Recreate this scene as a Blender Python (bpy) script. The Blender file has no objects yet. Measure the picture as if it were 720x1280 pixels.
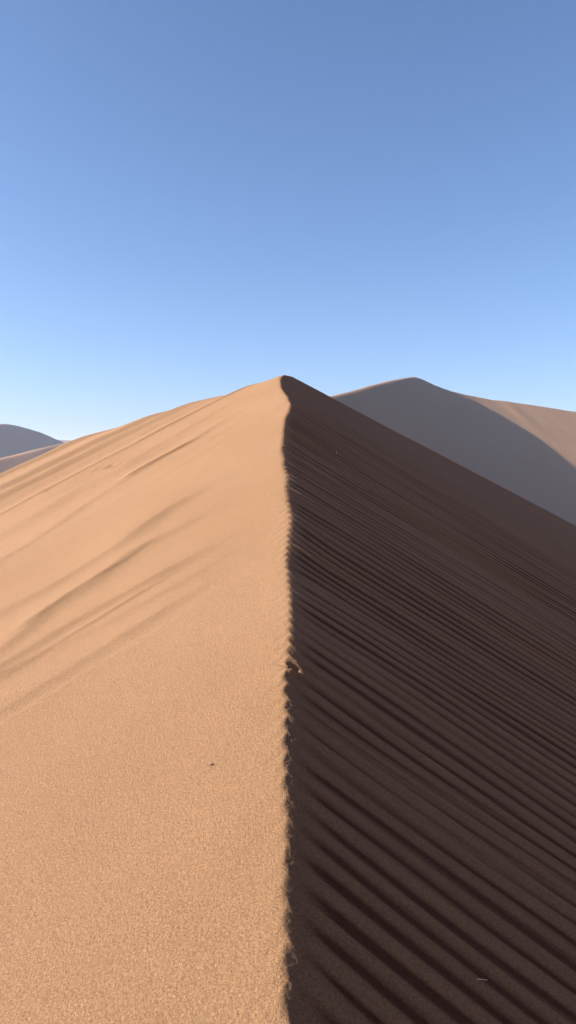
import bpy, math, random
import numpy as np
from mathutils import Vector

random.seed(4)
scene = bpy.context.scene
COL = scene.collection
R = math.radians

# ------------------------------------------------------------------ numeric helpers
def _hash(ix, iy, seed):
    h = (ix.astype(np.int64) * 374761393 + iy.astype(np.int64) * 668265263 + seed * 1442695041) & 0xffffffff
    h = ((h ^ (h >> 13)) * 1274126177) & 0xffffffff
    h = ((h ^ (h >> 16)) * 2246822519) & 0xffffffff
    h = h ^ (h >> 15)
    return (h & 0xffffff).astype(np.float64) / float(0xffffff) * 2.0 - 1.0

def vnoise(x, y, seed=0):
    x = np.asarray(x, dtype=np.float64); y = np.asarray(y, dtype=np.float64)
    x, y = np.broadcast_arrays(x, y)
    ix = np.floor(x); iy = np.floor(y)
    fx = x - ix; fy = y - iy
    fx = fx * fx * fx * (fx * (fx * 6 - 15) + 10)
    fy = fy * fy * fy * (fy * (fy * 6 - 15) + 10)
    a = _hash(ix, iy, seed); b = _hash(ix + 1, iy, seed)
    c = _hash(ix, iy + 1, seed); d = _hash(ix + 1, iy + 1, seed)
    return (a * (1 - fx) + b * fx) * (1 - fy) + (c * (1 - fx) + d * fx) * fy

def fbm(x, y, seed=0, octaves=3):
    t = 0.0; a = 1.0; s = 0.0
    for i in range(octaves):
        t = t + a * vnoise(x * 2 ** i + 17.3 * i, y * 2 ** i - 9.1 * i, seed + i * 7)
        s += a; a *= 0.5
    return t / s

def sstep(a, b, x):
    t = np.clip((x - a) / (b - a), 0, 1)
    return t * t * (3 - 2 * t)

def pchip(xs, ys):
    """monotone cubic interpolation, linear outside"""
    xs = np.asarray(xs, float); ys = np.asarray(ys, float)
    h = np.diff(xs); d = np.diff(ys) / h
    m = np.zeros_like(xs); m[0] = d[0]; m[-1] = d[-1]
    for i in range(1, len(xs) - 1):
        if d[i - 1] * d[i] > 0:
            w1 = 2 * h[i] + h[i - 1]; w2 = h[i] + 2 * h[i - 1]
            m[i] = (w1 + w2) / (w1 / d[i - 1] + w2 / d[i])
    def f(x):
        x = np.asarray(x, float)
        k = np.clip(np.searchsorted(xs, x) - 1, 0, len(xs) - 2)
        t = (x - xs[k]) / h[k]
        tc = np.clip(t, 0, 1)
        v = ((1 + 2 * tc) * (1 - tc) ** 2 * ys[k] + tc * (1 - tc) ** 2 * h[k] * m[k]
             + tc * tc * (3 - 2 * tc) * ys[k + 1] + tc * tc * (tc - 1) * h[k] * m[k + 1])
        return v + np.where(t < 0, (x - xs[0]) * m[0], 0) + np.where(t > 1, (x - xs[-1]) * m[-1], 0)
    return f

# ------------------------------------------------------------------ shape of the near dune
# y runs along the crest, x across it; the camera stands at the origin, eyes 1.55 m over the crest
FLOOR = -45.0
crest_z = pchip([-140, -60, -20, -6, 0, 1.75, 2.1, 2.7, 3.3, 4.2, 5.9, 8.0, 10.5, 14.0, 16.2, 17.2, 17.9, 19, 24, 40, 80, 150],
                [-52, -19, -6.2, -2.6, -1.62, -1.40, -1.355, -1.277, -1.18, -1.032, -0.80, -0.384, 0.174, 1.134, 1.73, 1.955, 1.975, 1.90, 1.2, -3.5, -20, -52])
crest_x = pchip([-140, -6, 1.75, 1.85, 2.05, 2.6, 3.0, 3.6, 4.2, 4.8, 5.6, 6.3, 7.2, 8.3, 9.6, 10.5, 11.4, 12.2, 13.1, 13.7, 14.4, 15.3, 16.2, 17.0, 17.6, 20, 60, 150],
                [0, 0.0, -.018, -.024, -.014, -.011, -.016, -.014, .004, .012, -.01, -.01, .012, -.022, -.06, -.105, -.09, -.06, 0.015, .012, -.03, -.15, -.19, -.10, .06, .35, 2.0, 6.0])
SLOPE_R, SLOPE_L = 0.52, 0.34
dev_q = pchip([-2, 0, .55, .70, .80, 1.1, 1.8, 2.25, 2.36, 2.62, 3.13, 4.2, 4.62, 4.78, 5.0, 6.6, 12, 40, 200],
              [0, 0, -.01, -.035, -.01, .0, -.05, -.12, -.10, -.07, -.15, -.13, -.20, -.17, -.09, .04, .3, .6, .6])
def dev_l(v, y):
    q = v - (17.2 - y) / 1.15
    w = sstep(7, 13, y)
    fine = .006 * fbm(q * 2.6, y * .12, 101, 3) + .002 * fbm(q * 9, y * .3, 102, 2)
    return (dev_q(q) + fine * sstep(.3, 1.2, v)) * w

# ripple phase: crossings of the crest line per metre fall with distance
_lu = np.linspace(-150, 160, 12000)
_lam = 0.138 + 0.012 * np.clip(_lu - 2, 0, 7) - 0.008 * np.clip(_lu - 9, 0, 8)
_ph = np.cumsum(1.0 / _lam) * (_lu[1] - _lu[0])
def phase(u): return np.interp(u, _lu, _ph)

# wind drifts on the lit flank: polylines in plan (x across, y along), width, height, skew
F_PX, CX, CY, PITCH = 924.0, 360.0, 640.0, R(4.0)
def _img_to_flank(px, py):
    """place a drift seen in the photograph on the real flank surface (ground x, y)"""
    ang = PITCH + math.atan((py - CY) / F_PX)
    r = (px - CX) / F_PX / (math.cos(PITCH) )
    lo, hi = 1.2, 40.0
    best = None
    ys = np.linspace(1.2, 30, 6000)
    xs = r * ys
    flank = crest_z(ys) - np.where(xs < 0, SLOPE_L * -xs, SLOPE_R * xs)
    if px < CX:
        flank = flank - dev_l(-xs, ys)
    ray = -np.tan(ang) * ys
    k = np.argmax(ray <= flank)
    return float(xs[k]), float(ys[k])

_drifts_px = [
    ([(326, 501), (270, 533), (235, 556), (190, 582), (110, 630), (40, 680), (0, 702), (-80, 760)], .09, .035, 1),
    ([(318, 488), (280, 512), (210, 552), (150, 585), (80, 622), (20, 655), (-60, 700)], .30, .040, 1),
    ([(270, 500), (200, 540), (120, 585), (40, 628), (-40, 668)], .35, .035, 1),
    ([(180, 528), (110, 562), (30, 604), (-50, 645)], .4, .045, 1),
    ([(318, 594), (265, 609), (225, 629), (205, 643), (145, 690), (100, 716), (50, 745), (0, 771), (-90, 822)], .17, .050, 1),
    ([(322, 622), (255, 645), (165, 695), (115, 732), (50, 772), (0, 814), (-80, 872)], .14, .050, 1),
    ([(318, 655), (250, 694), (160, 745), (75, 790), (0, 836), (-80, 890)], .11, .036, 1),
    ([(320, 676), (275, 700), (225, 731), (125, 786), (40, 824), (-60, 878)], .12, .036, 1),
    ([(300, 705), (200, 768), (120, 818), (60, 855), (0, 890), (-80, 940)], .10, .026, 1),
    ([(215, 662), (150, 708), (95, 742), (45, 776), (0, 806)], .035, .016, 1),
    ([(240, 706), (170, 748), (100, 790), (40, 826), (-20, 862)], .03, .013, 1),
    ([(262, 541), (225, 562), (192, 580), (150, 604)], .05, .03, 1),
    ([(290, 725), (220, 775), (130, 828), (40, 882), (-60, 942)], .05, .008, -1),
]
drifts = []
for pts, w, h, sk in _drifts_px:
    P = np.array([_img_to_flank(*p) for p in pts])
    drifts.append((P, w, h, sk))

def drift_height(x, y):
    H = np.zeros_like(x)
    wob = fbm(x * .7, y * .7, 91, 3)
    for n, (P, w, h, sk) in enumerate(drifts):
        lo = P.min(0) - 2.5; hi = P.max(0) + 2.5
        m = (x > lo[0]) & (x < hi[0]) & (y > lo[1]) & (y < hi[1])
        if not m.any(): continue
        xx = x[m]; yy = y[m]
        best = np.full(xx.shape, 1e9); sd = np.zeros_like(xx); tt = np.zeros_like(xx)
        seg = np.diff(P, axis=0); L = np.hypot(seg[:, 0], seg[:, 1]); cum = np.concatenate([[0], np.cumsum(L)])
        for k in range(len(seg)):
            dx = xx - P[k, 0]; dy = yy - P[k, 1]
            t = np.clip((dx * seg[k, 0] + dy * seg[k, 1]) / L[k] ** 2, 0, 1)
            ex = dx - t * seg[k, 0]; ey = dy - t * seg[k, 1]
            dd = np.hypot(ex, ey)
            # signed across: positive on the lower (camera / right) side
            s = (seg[k, 0] * dy - seg[k, 1] * dx) / L[k]
            b = dd < best
            best = np.where(b, dd, best); sd = np.where(b, np.sign(s) * dd, sd); tt = np.where(b, cum[k] + t * L[k], tt)
        s = sd + wob[m] * w * .8
        tot = cum[-1]
        fade = sstep(0, .40 * tot, tt) * (1 - sstep(.9 * tot, tot, tt))
        fade = fade * (.75 + .35 * vnoise(tt * 1.1, n * 3.7 + 0 * tt, 55))
        q = s / w * sk
        # gentle windward back, short steep front
        prof = np.where(q < 0, np.exp(-(q / 3.2) ** 2), np.exp(-(np.abs(q) / .95) ** 1.6))
        H[m] += 1.08 * h * prof * fade
    return H

def dune_surface(x, y, u, right):
    """height of the near dune at plan position x,y; u is the crest distance its ripple line starts from"""
    zc = crest_z(y)
    ph = phase(u) + .45 * vnoise(u * .55, x * .0 + 3, 3)
    near = 1 - sstep(10.5, 15.5, u)
    # every ripple ends in a scallop on the brink
    v = np.abs(x)
    phw = phase(u + .055 * (1 - np.exp(-v / .25))) + .45 * (vnoise(u * .55, x * .0 + 3, 3)) + (.17 + .28 * sstep(2.6, 6, u)) * fbm(u * .7, v * .45, 11, 3) * sstep(0, .4, v) + .10 * vnoise(u * 2.6, v * 1.3, 23) * sstep(0, .4, v)
    hump0 = np.sqrt(np.cos(math.pi * ph) ** 2 + .004)
    amp_b = .0165 * (.45 + 1.0 * (vnoise(u * 2.1, 0 * u + 8, 31) * .5 + .5)) * (1 + .08 * np.clip(u - 2, 0, 8))
    scal = -amp_b * (hump0 - .6) + .006 * vnoise(u * 1.3, 0 * u, 77)
    scal = scal * (.15 + .85 * near) * np.where(x < 0, np.exp(-(v / .07) ** 2), np.exp(-(v / .10) ** 2))
    scal = scal + .012 * fbm(u * 1.7, 0 * u + 5, 79, 3) * np.exp(-(v / .3) ** 2) * (1 + .12 * np.clip(u - 2, 0, 14))
    xc = crest_x(y) * np.exp(-(v / 2.5) ** 2) + scal
    xr = x - xc
    eps = .009 + .016 * sstep(3, 10, u)
    sm = np.sqrt(xr * xr + eps * eps) - eps
    f = (SLOPE_R - SLOPE_L) / 2 * xr + (SLOPE_R + SLOPE_L) / 2 * sm
    # just past the brink the slope is still easy, steepening within a hand's breadth
    lip = .055 + .012 * np.clip(u - 2, 0, 6)
    f = f - np.where(xr > 0, .098 * lip * (1 - np.exp(-np.clip(xr, 0, None) / lip)), 0) * (1 - .7 * sstep(9, 13, u))
    z = zc - f
    rip = np.zeros_like(x)
    # left flank
    wl = sstep(.0, .25, -xr)
    z -= np.where(xr < 0, dev_l(np.clip(-xr, 0, None), y), 0)
    # right flank ripples
    wr = sstep(.0, .19, xr)
    hmp = (np.cos(math.pi * phw + .30 * np.sin(2 * math.pi * phw)) ** 2 + .002) ** .30 - .72
    n1 = vnoise(ph * 1.35, v * .55, 41) + .8 * vnoise(ph * 2.9, v * .8, 43)
    n2 = vnoise(ph * 6.1, v * 2.2, 45)
    hm2 = (np.cos(math.pi * (2.37 * phw + 1.3 * vnoise(u * .8, v * .5, 48))) ** 2 + .004) ** .5 - .64
    am = np.clip(.95 + .5 * vnoise(u * 1.6, v * .45, 53), .4, 1.4)
    fade = (1 - .93 * sstep(11.5, 17.0, u + .18 * v + .8 * vnoise(v * .5, u * .5, 61)))
    fade = fade * (1 - .7 * sstep(5, 13, v)) 
    A = (.0085 + .0022 * np.clip(u - 2, 0, 6))
    rip_r = A * (1.0 * hmp * am + (.18 + .08 * sstep(3, 6, u)) * n1 + .12 * n2 + .30 * hm2 * (.6 + .8 * vnoise(u * 1.1, v * .7, 49))) * fade
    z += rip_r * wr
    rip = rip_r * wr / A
    # broad softness so the flanks are never ruled planes
    z += .025 * fbm(x * .12, y * .12, 71, 3) * sstep(.2, 6, v) + .25 * fbm(x * .03, y * .03, 72, 3) * sstep(8, 40, v)
    # crumbly grains gathered along the brink
    z += (.0008 * fbm(x * 105, y * 95, 78, 2) + .0005 * vnoise(x * 40, y * 36, 80)) * sstep(-.010, .015, xr) * (1 - sstep(.04, .12, xr)) * (1 - sstep(3.8, 5.2, u))
    z += .006 * fbm(x * 1.2, y * 1.2, 73, 3) * sstep(.02, .3, v)
    z += .006 * fbm(x * .5 + y * .3, y * .08 - x * .05, 74, 3) * sstep(.5, 3, v)
    return z, rip, xr

def right_z(x, y):
    u = np.atleast_1d(np.asarray(y + SH_R * x, float)); X = np.atleast_1d(np.asarray(x, float)); Y = np.atleast_1d(np.asarray(y, float))
    return float(full_surface(X, Y, u, True)[0][0])

SH_R, SH_L = 0.41, 0.70     # how far the grid lines lean back with distance from the crest

pit_marks = []   # (x, y, radius, depth)
for px, py, rr, dd in [(125, 589, .05, .022), (141, 585, .07, .026), (184, 544, .05, .02), (58, 618, .04, .02), (25, 641, .04, .015), (92, 676, .03, .012)]:
    gx, gy = _img_to_flank(px, py); pit_marks.append((gx, gy, rr, dd))

def full_surface(x, y, u, right):
    z, rip, xr = dune_surface(x, y, u, right)
    if not right:
        m = (x > -9) & (y > .5) & (y < 26)
        if m.any(): z[m] += drift_height(x[m], y[m])
        for gx, gy, rr, dd in pit_marks:
            m = (np.abs(x - gx) < 5 * rr) & (np.abs(y - gy) < 5 * rr)
            if m.any():
                q = ((x[m] - gx) / rr) ** 2 + ((y[m] - gy) / (rr * 1.5)) ** 2
                z[m] += -dd * np.exp(-q) + .5 * dd * np.exp(-(np.sqrt(q) - 1.8) ** 2 / .25)
    # little burrow breaking the brink: a pit with a pale raised lip on the camera's side
    bx, by = .030, 3.86
    m = (np.abs(x - bx) < .25) & (np.abs(y - by) < .35)
    if m.any():
        dx = x[m] - bx; dy = y[m] - by
        z[m] += -.030 * np.exp(-((dx / .022) ** 2 + (dy / .035) ** 2))
        z[m] += .022 * np.exp(-((dy + .065 + .25 * np.abs(dx)) / .020) ** 2) * np.exp(-((dx + .005) / .048) ** 2)
        z[m] += -.012 * np.exp(-((dy - .01 + .9 * (dx + .05)) / .014) ** 2) * np.exp(-((dx + .055) / .03) ** 2)
        z[m] += .008 * np.exp(-((dy - .07) / .025) ** 2) * np.exp(-((dx - .02) / .05) ** 2)
    zb = FLOOR - .6
    z = np.where(z < FLOOR + 8, zb + np.log1p(np.exp(np.clip((z - zb) / 2.0, -30, 30))) * 2.0, z)
    return z, rip, xr

# ------------------------------------------------------------------ materials
def sand_material(name, near):
    m = bpy.data.materials.new(name); m.use_nodes = True
    nt = m.node_tree; N = nt.nodes; L = nt.links
    N.clear()
    out = N.new('ShaderNodeOutputMaterial')
    b = N.new('ShaderNodeBsdfPrincipled')
    L.new(b.outputs[0], out.inputs[0])
    b.inputs['Roughness'].default_value = .85
    b.inputs['Specular IOR Level'].default_value = .12
    tc = N.new('ShaderNodeTexCoord')
    def noise(scale, detail=3, rough=.55):
        n = N.new('ShaderNodeTexNoise'); n.inputs['Scale'].default_value = scale
        n.inputs['Detail'].default_value = detail; n.inputs['Roughness'].default_value = rough
        L.new(tc.outputs['Object'], n.inputs['Vector']); return n
    def ramp(src, stops):
        r = N.new('ShaderNodeValToRGB'); e = r.color_ramp.elements
        e[0].position, e[0].color = stops[0][0], (*stops[0][1], 1)
        e[1].position, e[1].color = stops[-1][0], (*stops[-1][1], 1)
        for p, c in stops[1:-1]:
            k = e.new(p); k.color = (*c, 1)
        L.new(src, r.inputs[0]); return r
    def mix(mode, fac, a, bcol):
        x = N.new('ShaderNodeMix'); x.data_type = 'RGBA'; x.blend_type = mode
        if isinstance(fac, float): x.inputs[0].default_value = fac
        else: L.new(fac, x.inputs[0])
        for s, v in ((6, a), (7, bcol)):
            if isinstance(v, tuple): x.inputs[s].default_value = (*v, 1)
            else: L.new(v, x.inputs[s])
        return x.outputs[2]
    broad = noise(.35 if near else .012, 4)
    col = ramp(broad.outputs['Fac'], [(.3, SAND_A), (.7, SAND_B)]).outputs[0]
    if near:
        grain = noise(190, 3, .8)
        col = mix('MULTIPLY', .55, col, ramp(grain.outputs['Fac'], [(.30, (.45, .40, .37)), (.5, (1, 1, 1)), (.70, (1.5, 1.54, 1.6))]).outputs[0])
        grain2 = noise(105, 3, .8)
        col = mix('MULTIPLY', .6, col, ramp(grain2.outputs['Fac'], [(.32, (.52, .47, .44)), (.5, (1, 1, 1)), (.68, (1.45, 1.47, 1.5))]).outputs[0])
        # painted shade: ripple troughs coloured darker and redder
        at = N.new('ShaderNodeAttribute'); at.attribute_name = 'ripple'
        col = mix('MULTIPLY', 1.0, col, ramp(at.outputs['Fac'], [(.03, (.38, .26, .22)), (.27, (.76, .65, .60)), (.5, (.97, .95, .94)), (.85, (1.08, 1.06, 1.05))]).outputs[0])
        h1 = noise(80, 5, .74); h2 = noise(330, 2, .7)
        add = N.new('ShaderNodeMath'); add.operation = 'MULTIPLY_ADD'; add.inputs[1].default_value = .45
        L.new(h2.outputs['Fac'], add.inputs[0]); L.new(h1.outputs['Fac'], add.inputs[2])
        bp = N.new('ShaderNodeBump'); bp.inputs['Strength'].default_value = 1.0; bp.inputs['Distance'].default_value = .009
        L.new(add.outputs[0], bp.inputs['Height'])
        h3 = noise(14, 3, .5)
        bp2 = N.new('ShaderNodeBump'); bp2.inputs['Strength'].default_value = .35; bp2.inputs['Distance'].default_value = .006
        L.new(h3.outputs['Fac'], bp2.inputs['Height']); L.new(bp.outputs[0], bp2.inputs['Normal'])
        L.new(bp2.outputs[0], b.inputs['Normal'])
    else:
        h1 = noise(.9, 4, .6)
        bp = N.new('ShaderNodeBump'); bp.inputs['Strength'].default_value = .35; bp.inputs['Distance'].default_value = .12
        L.new(h1.outputs['Fac'], bp.inputs['Height']); L.new(bp.outputs[0], b.inputs['Normal'])
    L.new(col, b.inputs['Base Color'])
    return m

SAND_A = (.190, .101, .048)
SAND_B = (.207, .114, .0565)
M_NEAR = sand_material('rippled_sand', True)
M_FAR = sand_material('far_sand', False)

def straw_material(name, c0, c1):
    m = bpy.data.materials.new(name); m.use_nodes = True
    nt = m.node_tree; b = nt.nodes['Principled BSDF']
    b.inputs['Roughness'].default_value = .6
    tc = nt.nodes.new('ShaderNodeTexCoord'); n = nt.nodes.new('ShaderNodeTexNoise'); n.inputs['Scale'].default_value = 180
    r = nt.nodes.new('ShaderNodeValToRGB'); r.color_ramp.elements[0].color = (*c0, 1); r.color_ramp.elements[1].color = (*c1, 1)
    nt.links.new(tc.outputs['Object'], n.inputs['Vector']); nt.links.new(n.outputs['Fac'], r.inputs[0]); nt.links.new(r.outputs[0], b.inputs['Base Color'])
    return m
M_STRAW = straw_material('bleached_straw', (.36, .30, .21), (.52, .44, .32))
M_DRY = straw_material('dry_stalk', (.06, .044, .038), (.11, .083, .072))
M_TWIG = straw_material('dark_twig', (.012, .008, .006), (.035, .022, .016))

# ------------------------------------------------------------------ mesh helpers
def grid_mesh(name, X, Y, Z, mat, attr=None):
    r, c = X.shape
    me = bpy.data.meshes.new(name)
    co = np.stack([X, Y, Z], -1).reshape(-1, 3).astype(np.float32)
    idx = np.arange(r * c).reshape(r, c)
    q = np.stack([idx[:-1, :-1], idx[:-1, 1:], idx[1:, 1:], idx[1:, :-1]], -1).reshape(-1, 4)
    me.vertices.add(len(co)); me.vertices.foreach_set('co', co.ravel())
    me.loops.add(q.size); me.loops.foreach_set('vertex_index', q.ravel().astype(np.int32))
    me.polygons.add(len(q))
    me.polygons.foreach_set('loop_start', (np.arange(len(q)) * 4).astype(np.int32))
    me.polygons.foreach_set('use_smooth', np.ones(len(q), dtype=bool))
    me.update(calc_edges=True)
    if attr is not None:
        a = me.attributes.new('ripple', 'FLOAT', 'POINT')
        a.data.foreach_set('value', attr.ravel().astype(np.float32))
    me.materials.append(mat)
    o = bpy.data.objects.new(name, me); COL.objects.link(o)
    return o

def tag(o, label, cat, group=None, kind=None):
    o['label'] = label; o['category'] = cat
    if group: o['group'] = group
    if kind: o['kind'] = kind
    return o

# ------------------------------------------------------------------ near dune
def seq(lo, hi, step): return np.arange(lo, hi, step)
def grow(start, end, step, g):
    out = []; p = start; s = step
    sgn = 1 if end > start else -1
    while (end - p) * sgn > 0:
        p += sgn * s; out.append(p); s *= g
    return np.array(out)
u = np.concatenate([grow(-2.0, -140, .03, 1.045)[::-1], seq(-2.0, 1.2, .02), seq(1.2, 4.4, .0042), seq(4.4, 6.4, .0075), seq(6.4, 12, .011), seq(12, 20, .02), grow(20, 175, .03, 1.045)])
dv = .0034 * 1.0195 ** np.arange(350)
v = np.concatenate([[0], np.cumsum(dv)])
v = v[v < 150]
U = u[:, None]; V = v[None, :]
Xr = V + 0 * U; Yr = U - SH_R * V; Ur = U + 0 * V
Xl = -(V[:, 1:][:, ::-1] + 0 * U); Yl = U + SH_L * Xl; Ul = U + 0 * Xl
Zr, Rr, _ = full_surface(Xr, Yr, Ur, True)
Zl, Rl, _ = full_surface(Xl, Yl, Ul, False)
X = np.concatenate([Xl, Xr], 1); Y = np.concatenate([Yl, Yr], 1); Z = np.concatenate([Zl, Zr], 1)
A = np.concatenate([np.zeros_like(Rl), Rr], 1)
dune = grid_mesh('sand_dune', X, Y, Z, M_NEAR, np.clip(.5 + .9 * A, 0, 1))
tag(dune, 'large near sand dune split by a scalloped crest, smooth sunlit left flank and rippled shaded right flank', 'dune', kind='structure')

# ------------------------------------------------------------------ far dunes
def far_dune(name, label, xs, ys, fn):
    X, Y = np.meshgrid(xs, ys)
    o = grid_mesh(name, X, Y, np.maximum(fn(X, Y), FLOOR - 1.5), M_FAR)
    return tag(o, label, 'dune', kind='structure')

def soft_min(a, b, k):
    return -k * np.logaddexp(-a / k, -b / k)

# right: an amphitheatre of sand, shaded wing to the left, lit wing to the right
rc_y = pchip([-200, -120, 0, 30, 50, 60, 68, 78, 92, 105, 140, 200, 300, 420],
             [70, 165, 293, 326, 348, 360, 369, 372.5, 376.5, 378.5, 380, 380, 374, 365])
_sil = pchip([-400, 200, 300, 380, 430, 470, 500, 513, 517, 525, 540, 560, 580, 600, 640, 680, 720, 800, 1000, 1300],
             [640, 546, 524, 503, 491, 479, 472, 470, 470.3, 473, 480, 487, 492, 496.5, 502.5, 508.5, 515, 528, 560, 600])
_t = np.concatenate([np.linspace(-150, 30, 25), np.linspace(33, 130, 60), np.linspace(135, 420, 30)])
_Y = rc_y(_t); _X = _t + .34 * (355 - _Y)
_px = CX + F_PX * _X / _Y
_Z = -_Y * np.tan(PITCH + np.arctan((_sil(_px) - CY) / F_PX))
rc_z = pchip(_t, _Z)
def right_dune(X, Y):
    t = X - .34 * (355 - Y)
    zc = rc_z(t); yc = rc_y(t)
    s = .62
    front = zc - s * (yc - Y)
    back = zc + .45 * (yc - Y)
    z = soft_min(front, back, .25) - 90 * (1 - sstep(-50, 12, X))
    return z + .5 * fbm(t * .02, Y * .02, 5, 4) + .16 * fbm(t * .16, Y * .03, 6, 3) * sstep(70, 110, t)
far_dune('distant_dune', 'hazy peaked dune behind the right flank, mostly in shade with a dimly lit right shoulder',
         np.linspace(-60, 480, 361), np.linspace(60, 540, 321), right_dune)

# right, outside the frame: ridge added to bounce warm light onto the shaded flank
def facing(X, Y):
    xc = 262 + 18 * np.sin(Y / 90.0) + .12 * Y
    zc = 90 - 10 * sstep(120, 420, np.abs(Y + 20)) * 3 + 5 * np.sin(Y / 60.0)
    z = soft_min(zc - .56 * (xc - X), zc + .5 * (xc - X), 1.0)
    z = z - 90 * sstep(40, 210, Y)
    return z + .8 * fbm(X * .02, Y * .02, 45, 4)
far_dune('bounce_dune', 'added unseen dune ridge to the right, bouncing warm sunlight onto the shaded flank',
         np.linspace(20, 480, 231), np.linspace(-480, 260, 301), facing)

# left, nearer and low: a brown spur climbing to the right
def spur(X, Y):
    zc = pchip([-420, -300, -192, -162, -100, 60], [-44, -30, 2.4, 12.9, 24, 30])(X)
    yc = 500 + 1.2 * (X + 192)
    z = soft_min(zc - .545 * (yc - Y), zc + .5 * (yc - Y), .8)
    return z + .5 * fbm(X * .02, Y * .02, 15, 3)
far_dune('low_dune', 'low brown dune spur in front of the grey dune at the left edge',
         np.linspace(-460, 0, 201), np.linspace(230, 760, 181), spur)

# left, farther: grey shaded hump
def hump(X, Y):
    zc = pchip([-900, -520, -394, -345, -327, -299, -274, -240, -200, -100], [-46, -32, 30, 41.0, 42.4, 35.3, 22.6, 8, -10, -46])(X)
    yc = 850 + .9 * (X + 330)
    z = soft_min(zc - .52 * (yc - Y) - .1 * (X + 330) * 0, zc + .40 * (yc - Y), 1.2)
    return z + 1.0 * fbm(X * .01, Y * .01, 25, 3)
far_dune('grey_dune', 'rounded grey dune in shade at the left edge, behind the brown spur',
         np.linspace(-700, -100, 201), np.linspace(420, 1150, 181), hump)

# farthest pale crest seen through the gap
def pale(X, Y):
    zc = pchip([-1500, -900, -640, -540, -480, -380, -200], [0, 30, 45, 47, 46, 38, -20])(X)
    yc = 1650 + .5 * (X + 540)
    return soft_min(zc - .28 * (yc - Y), zc + .4 * (yc - Y), 2) + 1.5 * fbm(X * .01, Y * .01, 35, 3)
far_dune('pale_dune', 'farthest pale pinkish dune crest in the gap beside the lit flank',
         np.linspace(-1550, -150, 161), np.linspace(1150, 2050, 121), pale)

g = 4200.0
gx = np.linspace(-g, g, 121); GX, GY = np.meshgrid(gx, gx)
ground = grid_mesh('ground', GX, GY, FLOOR + .5 * fbm(GX * .004, GY * .004, 8, 3), M_FAR)
tag(ground, 'flat sandy desert floor between the dunes', 'ground', kind='structure')

# ------------------------------------------------------------------ small things on the sand
def stalk(name, pts, radii, mat, sides=7):
    """a bent, tapered round stalk as one mesh; pts relative to its base"""
    me = bpy.data.meshes.new(name); vs = []; fs = []
    P = [Vector(p) for p in pts]
    for i, p in enumerate(P):
        t = (P[min(i + 1, len(P) - 1)] - P[max(i - 1, 0)]).normalized()
        a = t.cross(Vector((.31, .2, .93)))
        if a.length < 1e-3: a = t.cross(Vector((1, 0, 0)))
        a.normalize(); b = t.cross(a)
        for k in range(sides):
            w = 2 * math.pi * k / sides
            vs.append(p + (a * math.cos(w) + b * math.sin(w)) * radii[i])
    for i in range(len(P) - 1):
        for k in range(sides):
            fs.append((i * sides + k, i * sides + (k + 1) % sides, (i + 1) * sides + (k + 1) % sides, (i + 1) * sides + k))
    fs.append(tuple(range(sides))[::-1]); fs.append(tuple((len(P) - 1) * sides + k for k in range(sides)))
    me.from_pydata([tuple(q) for q in vs], [], fs); me.update()
    me.polygons.foreach_set('use_smooth', [True] * len(me.polygons))
    me.materials.append(mat)
    o = bpy.data.objects.new(name, me); COL.objects.link(o); return o

def on_flank(px, py):
    gx, gy = _img_to_flank(px, py)
    uu = gy + (SH_R * gx if gx > 0 else -SH_L * gx)
    z = full_surface(np.array([gx]), np.array([gy]), np.array([uu]), gx > 0)[0][0]
    return gx, gy, float(z)

x0, y0, z0 = on_flank(417, 570)
o = stalk('grass_stalk', [(0, 0, -.03), (.012, 0, .008), (.035, -.02, .030), (.044, -.02, .055), (.044, -.01, .080), (.040, 0, .095)], [.006, .006, .006, .005, .004, .002], M_DRY)
o.location = (x0, y0, z0)
tag(o, 'thin dry grass stalk standing in the smooth shaded sand high up below the peak', 'grass stalk', 'dry stalks on the shaded flank')
x0, y0, z0 = on_flank(561, 768)
o = stalk('grass_stalk', [(-.012, 0, -.02), (0, 0, .005), (.006, 0, .03), (.010, 0, .045), (-.004, .002, .052), (-.016, .004, .050)], [.0022, .0024, .0024, .0022, .002, .0014], M_DRY)
o.location = (x0, y0, z0)
tag(o, 'small hooked dry stalk sticking out of the fine ripples midway down the shaded flank', 'grass stalk', 'dry stalks on the shaded flank')
x0, y0, z0 = on_flank(612, 1229)
o = stalk('straw', [(-.021, 0, -.0005), (-.010, .0012, .0012), (.004, .0006, .0014), (.021, -.0008, .0002)], [.0012, .0015, .0015, .0010], M_STRAW)
o.location = (x0, y0, z0 + .005); 
tag(o, 'short pale straw lying level across a dark ripple in the right foreground', 'straw')
x0, y0, z0 = on_flank(542, 1077)
o = stalk('straw_chip', [(-.007, -.002, .0), (0, 0, .003), (.008, .002, .0035)], [.0008, .0012, .0006], M_DRY)
o.location = (x0, y0, z0 + .003)
tag(o, 'tiny greyish straw chip half buried in the dark ripples above the pale straw', 'straw chip')
x0, y0, z0 = on_flank(262, 961)
o = stalk('twig', [(-.017, -.008, -.001), (-.006, -.003, .003), (.002, .001, .006), (.008, .003, .005), (.017, .008, .001)], [.0008, .0016, .0032, .0018, .0007], M_TWIG)
o.location = (x0, y0, z0 + .001)
tag(o, 'tiny dark twig lying alone on the grainy sunlit sand', 'twig')

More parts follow.
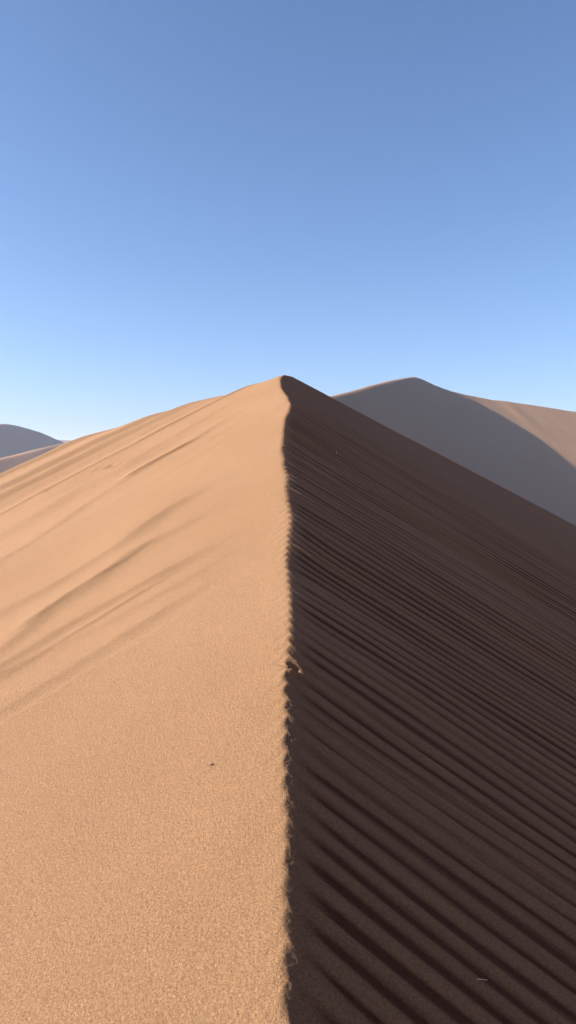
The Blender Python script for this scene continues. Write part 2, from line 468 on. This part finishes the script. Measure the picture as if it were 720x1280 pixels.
# ------------------------------------------------------------------ haze
def haze_box(lo, hi):
    me = bpy.data.meshes.new('haze')
    vs = [(x, y, z) for x in (lo[0], hi[0]) for y in (lo[1], hi[1]) for z in (lo[2], hi[2])]
    fs = [(0, 1, 3, 2), (4, 6, 7, 5), (0, 4, 5, 1), (2, 3, 7, 6), (0, 2, 6, 4), (1, 5, 7, 3)]
    me.from_pydata(vs, [], fs); me.update()
    m = bpy.data.materials.new('thin_haze'); m.use_nodes = True
    nt = m.node_tree; nt.nodes.clear()
    out = nt.nodes.new('ShaderNodeOutputMaterial'); pv = nt.nodes.new('ShaderNodeVolumePrincipled')
    pv.inputs['Color'].default_value = (*HAZE_COL, 1); pv.inputs['Density'].default_value = HAZE_D
    pv.inputs['Anisotropy'].default_value = .0
    nt.links.new(pv.outputs[0], out.inputs['Volume'])
    me.materials.append(m)
    o = bpy.data.objects.new('haze', me); COL.objects.link(o)
    o['kind'] = 'stuff'; o['label'] = 'thin pale blue haze in the air over the dunes'; o['category'] = 'haze'
HAZE_COL = (.70, .76, .95); HAZE_D = .00017
haze_box((-4300, -4300, FLOOR - 3), (4300, 4300, 106))

# ------------------------------------------------------------------ light and sky
SUN_EL, SUN_AZ = 22.0, -92.0       # azimuth clockwise from +Y (straight ahead): the sun stands straight to the left
w = bpy.data.worlds.new('World'); scene.world = w; w.use_nodes = True
nt = w.node_tree; bg = nt.nodes['Background']
sky = nt.nodes.new('ShaderNodeTexSky'); sky.sky_type = 'NISHITA'; sky.sun_disc = False
sky.sun_elevation = R(SUN_EL); sky.sun_rotation = R(SUN_AZ)
sky.altitude = 500; sky.air_density = .8; sky.dust_density = 2.5; sky.ozone_density = 5.2
nt.links.new(sky.outputs[0], bg.inputs['Color']); bg.inputs['Strength'].default_value = .05
sd = bpy.data.lights.new('sun', 'SUN'); sd.energy = 4.5; sd.angle = R(.5); sd.color = (1.0, .985, .96)
so = bpy.data.objects.new('sun', sd); COL.objects.link(so)
d = Vector((math.sin(R(SUN_AZ)) * math.cos(R(SUN_EL)), math.cos(R(SUN_AZ)) * math.cos(R(SUN_EL)), math.sin(R(SUN_EL))))
so.rotation_euler = (-d).to_track_quat('-Z', 'Y').to_euler()
so.location = d * 50

# ------------------------------------------------------------------ camera
cd = bpy.data.cameras.new('camera'); cam = bpy.data.objects.new('camera', cd); COL.objects.link(cam)
cd.sensor_fit = 'VERTICAL'; cd.sensor_height = 36; cd.lens = 36 * F_PX / 1280
cam.location = (0, 0, 0); cam.rotation_euler = (R(90) - PITCH, 0, 0)
cd.clip_start = .05; cd.clip_end = 20000
scene.camera = cam
scene.render.resolution_x = 576; scene.render.resolution_y = 1024

vs = scene.view_settings
vs.view_transform = 'Standard'; vs.look = 'None'; vs.exposure = 2.15; vs.gamma = 1.0; vs.use_curve_mapping = False
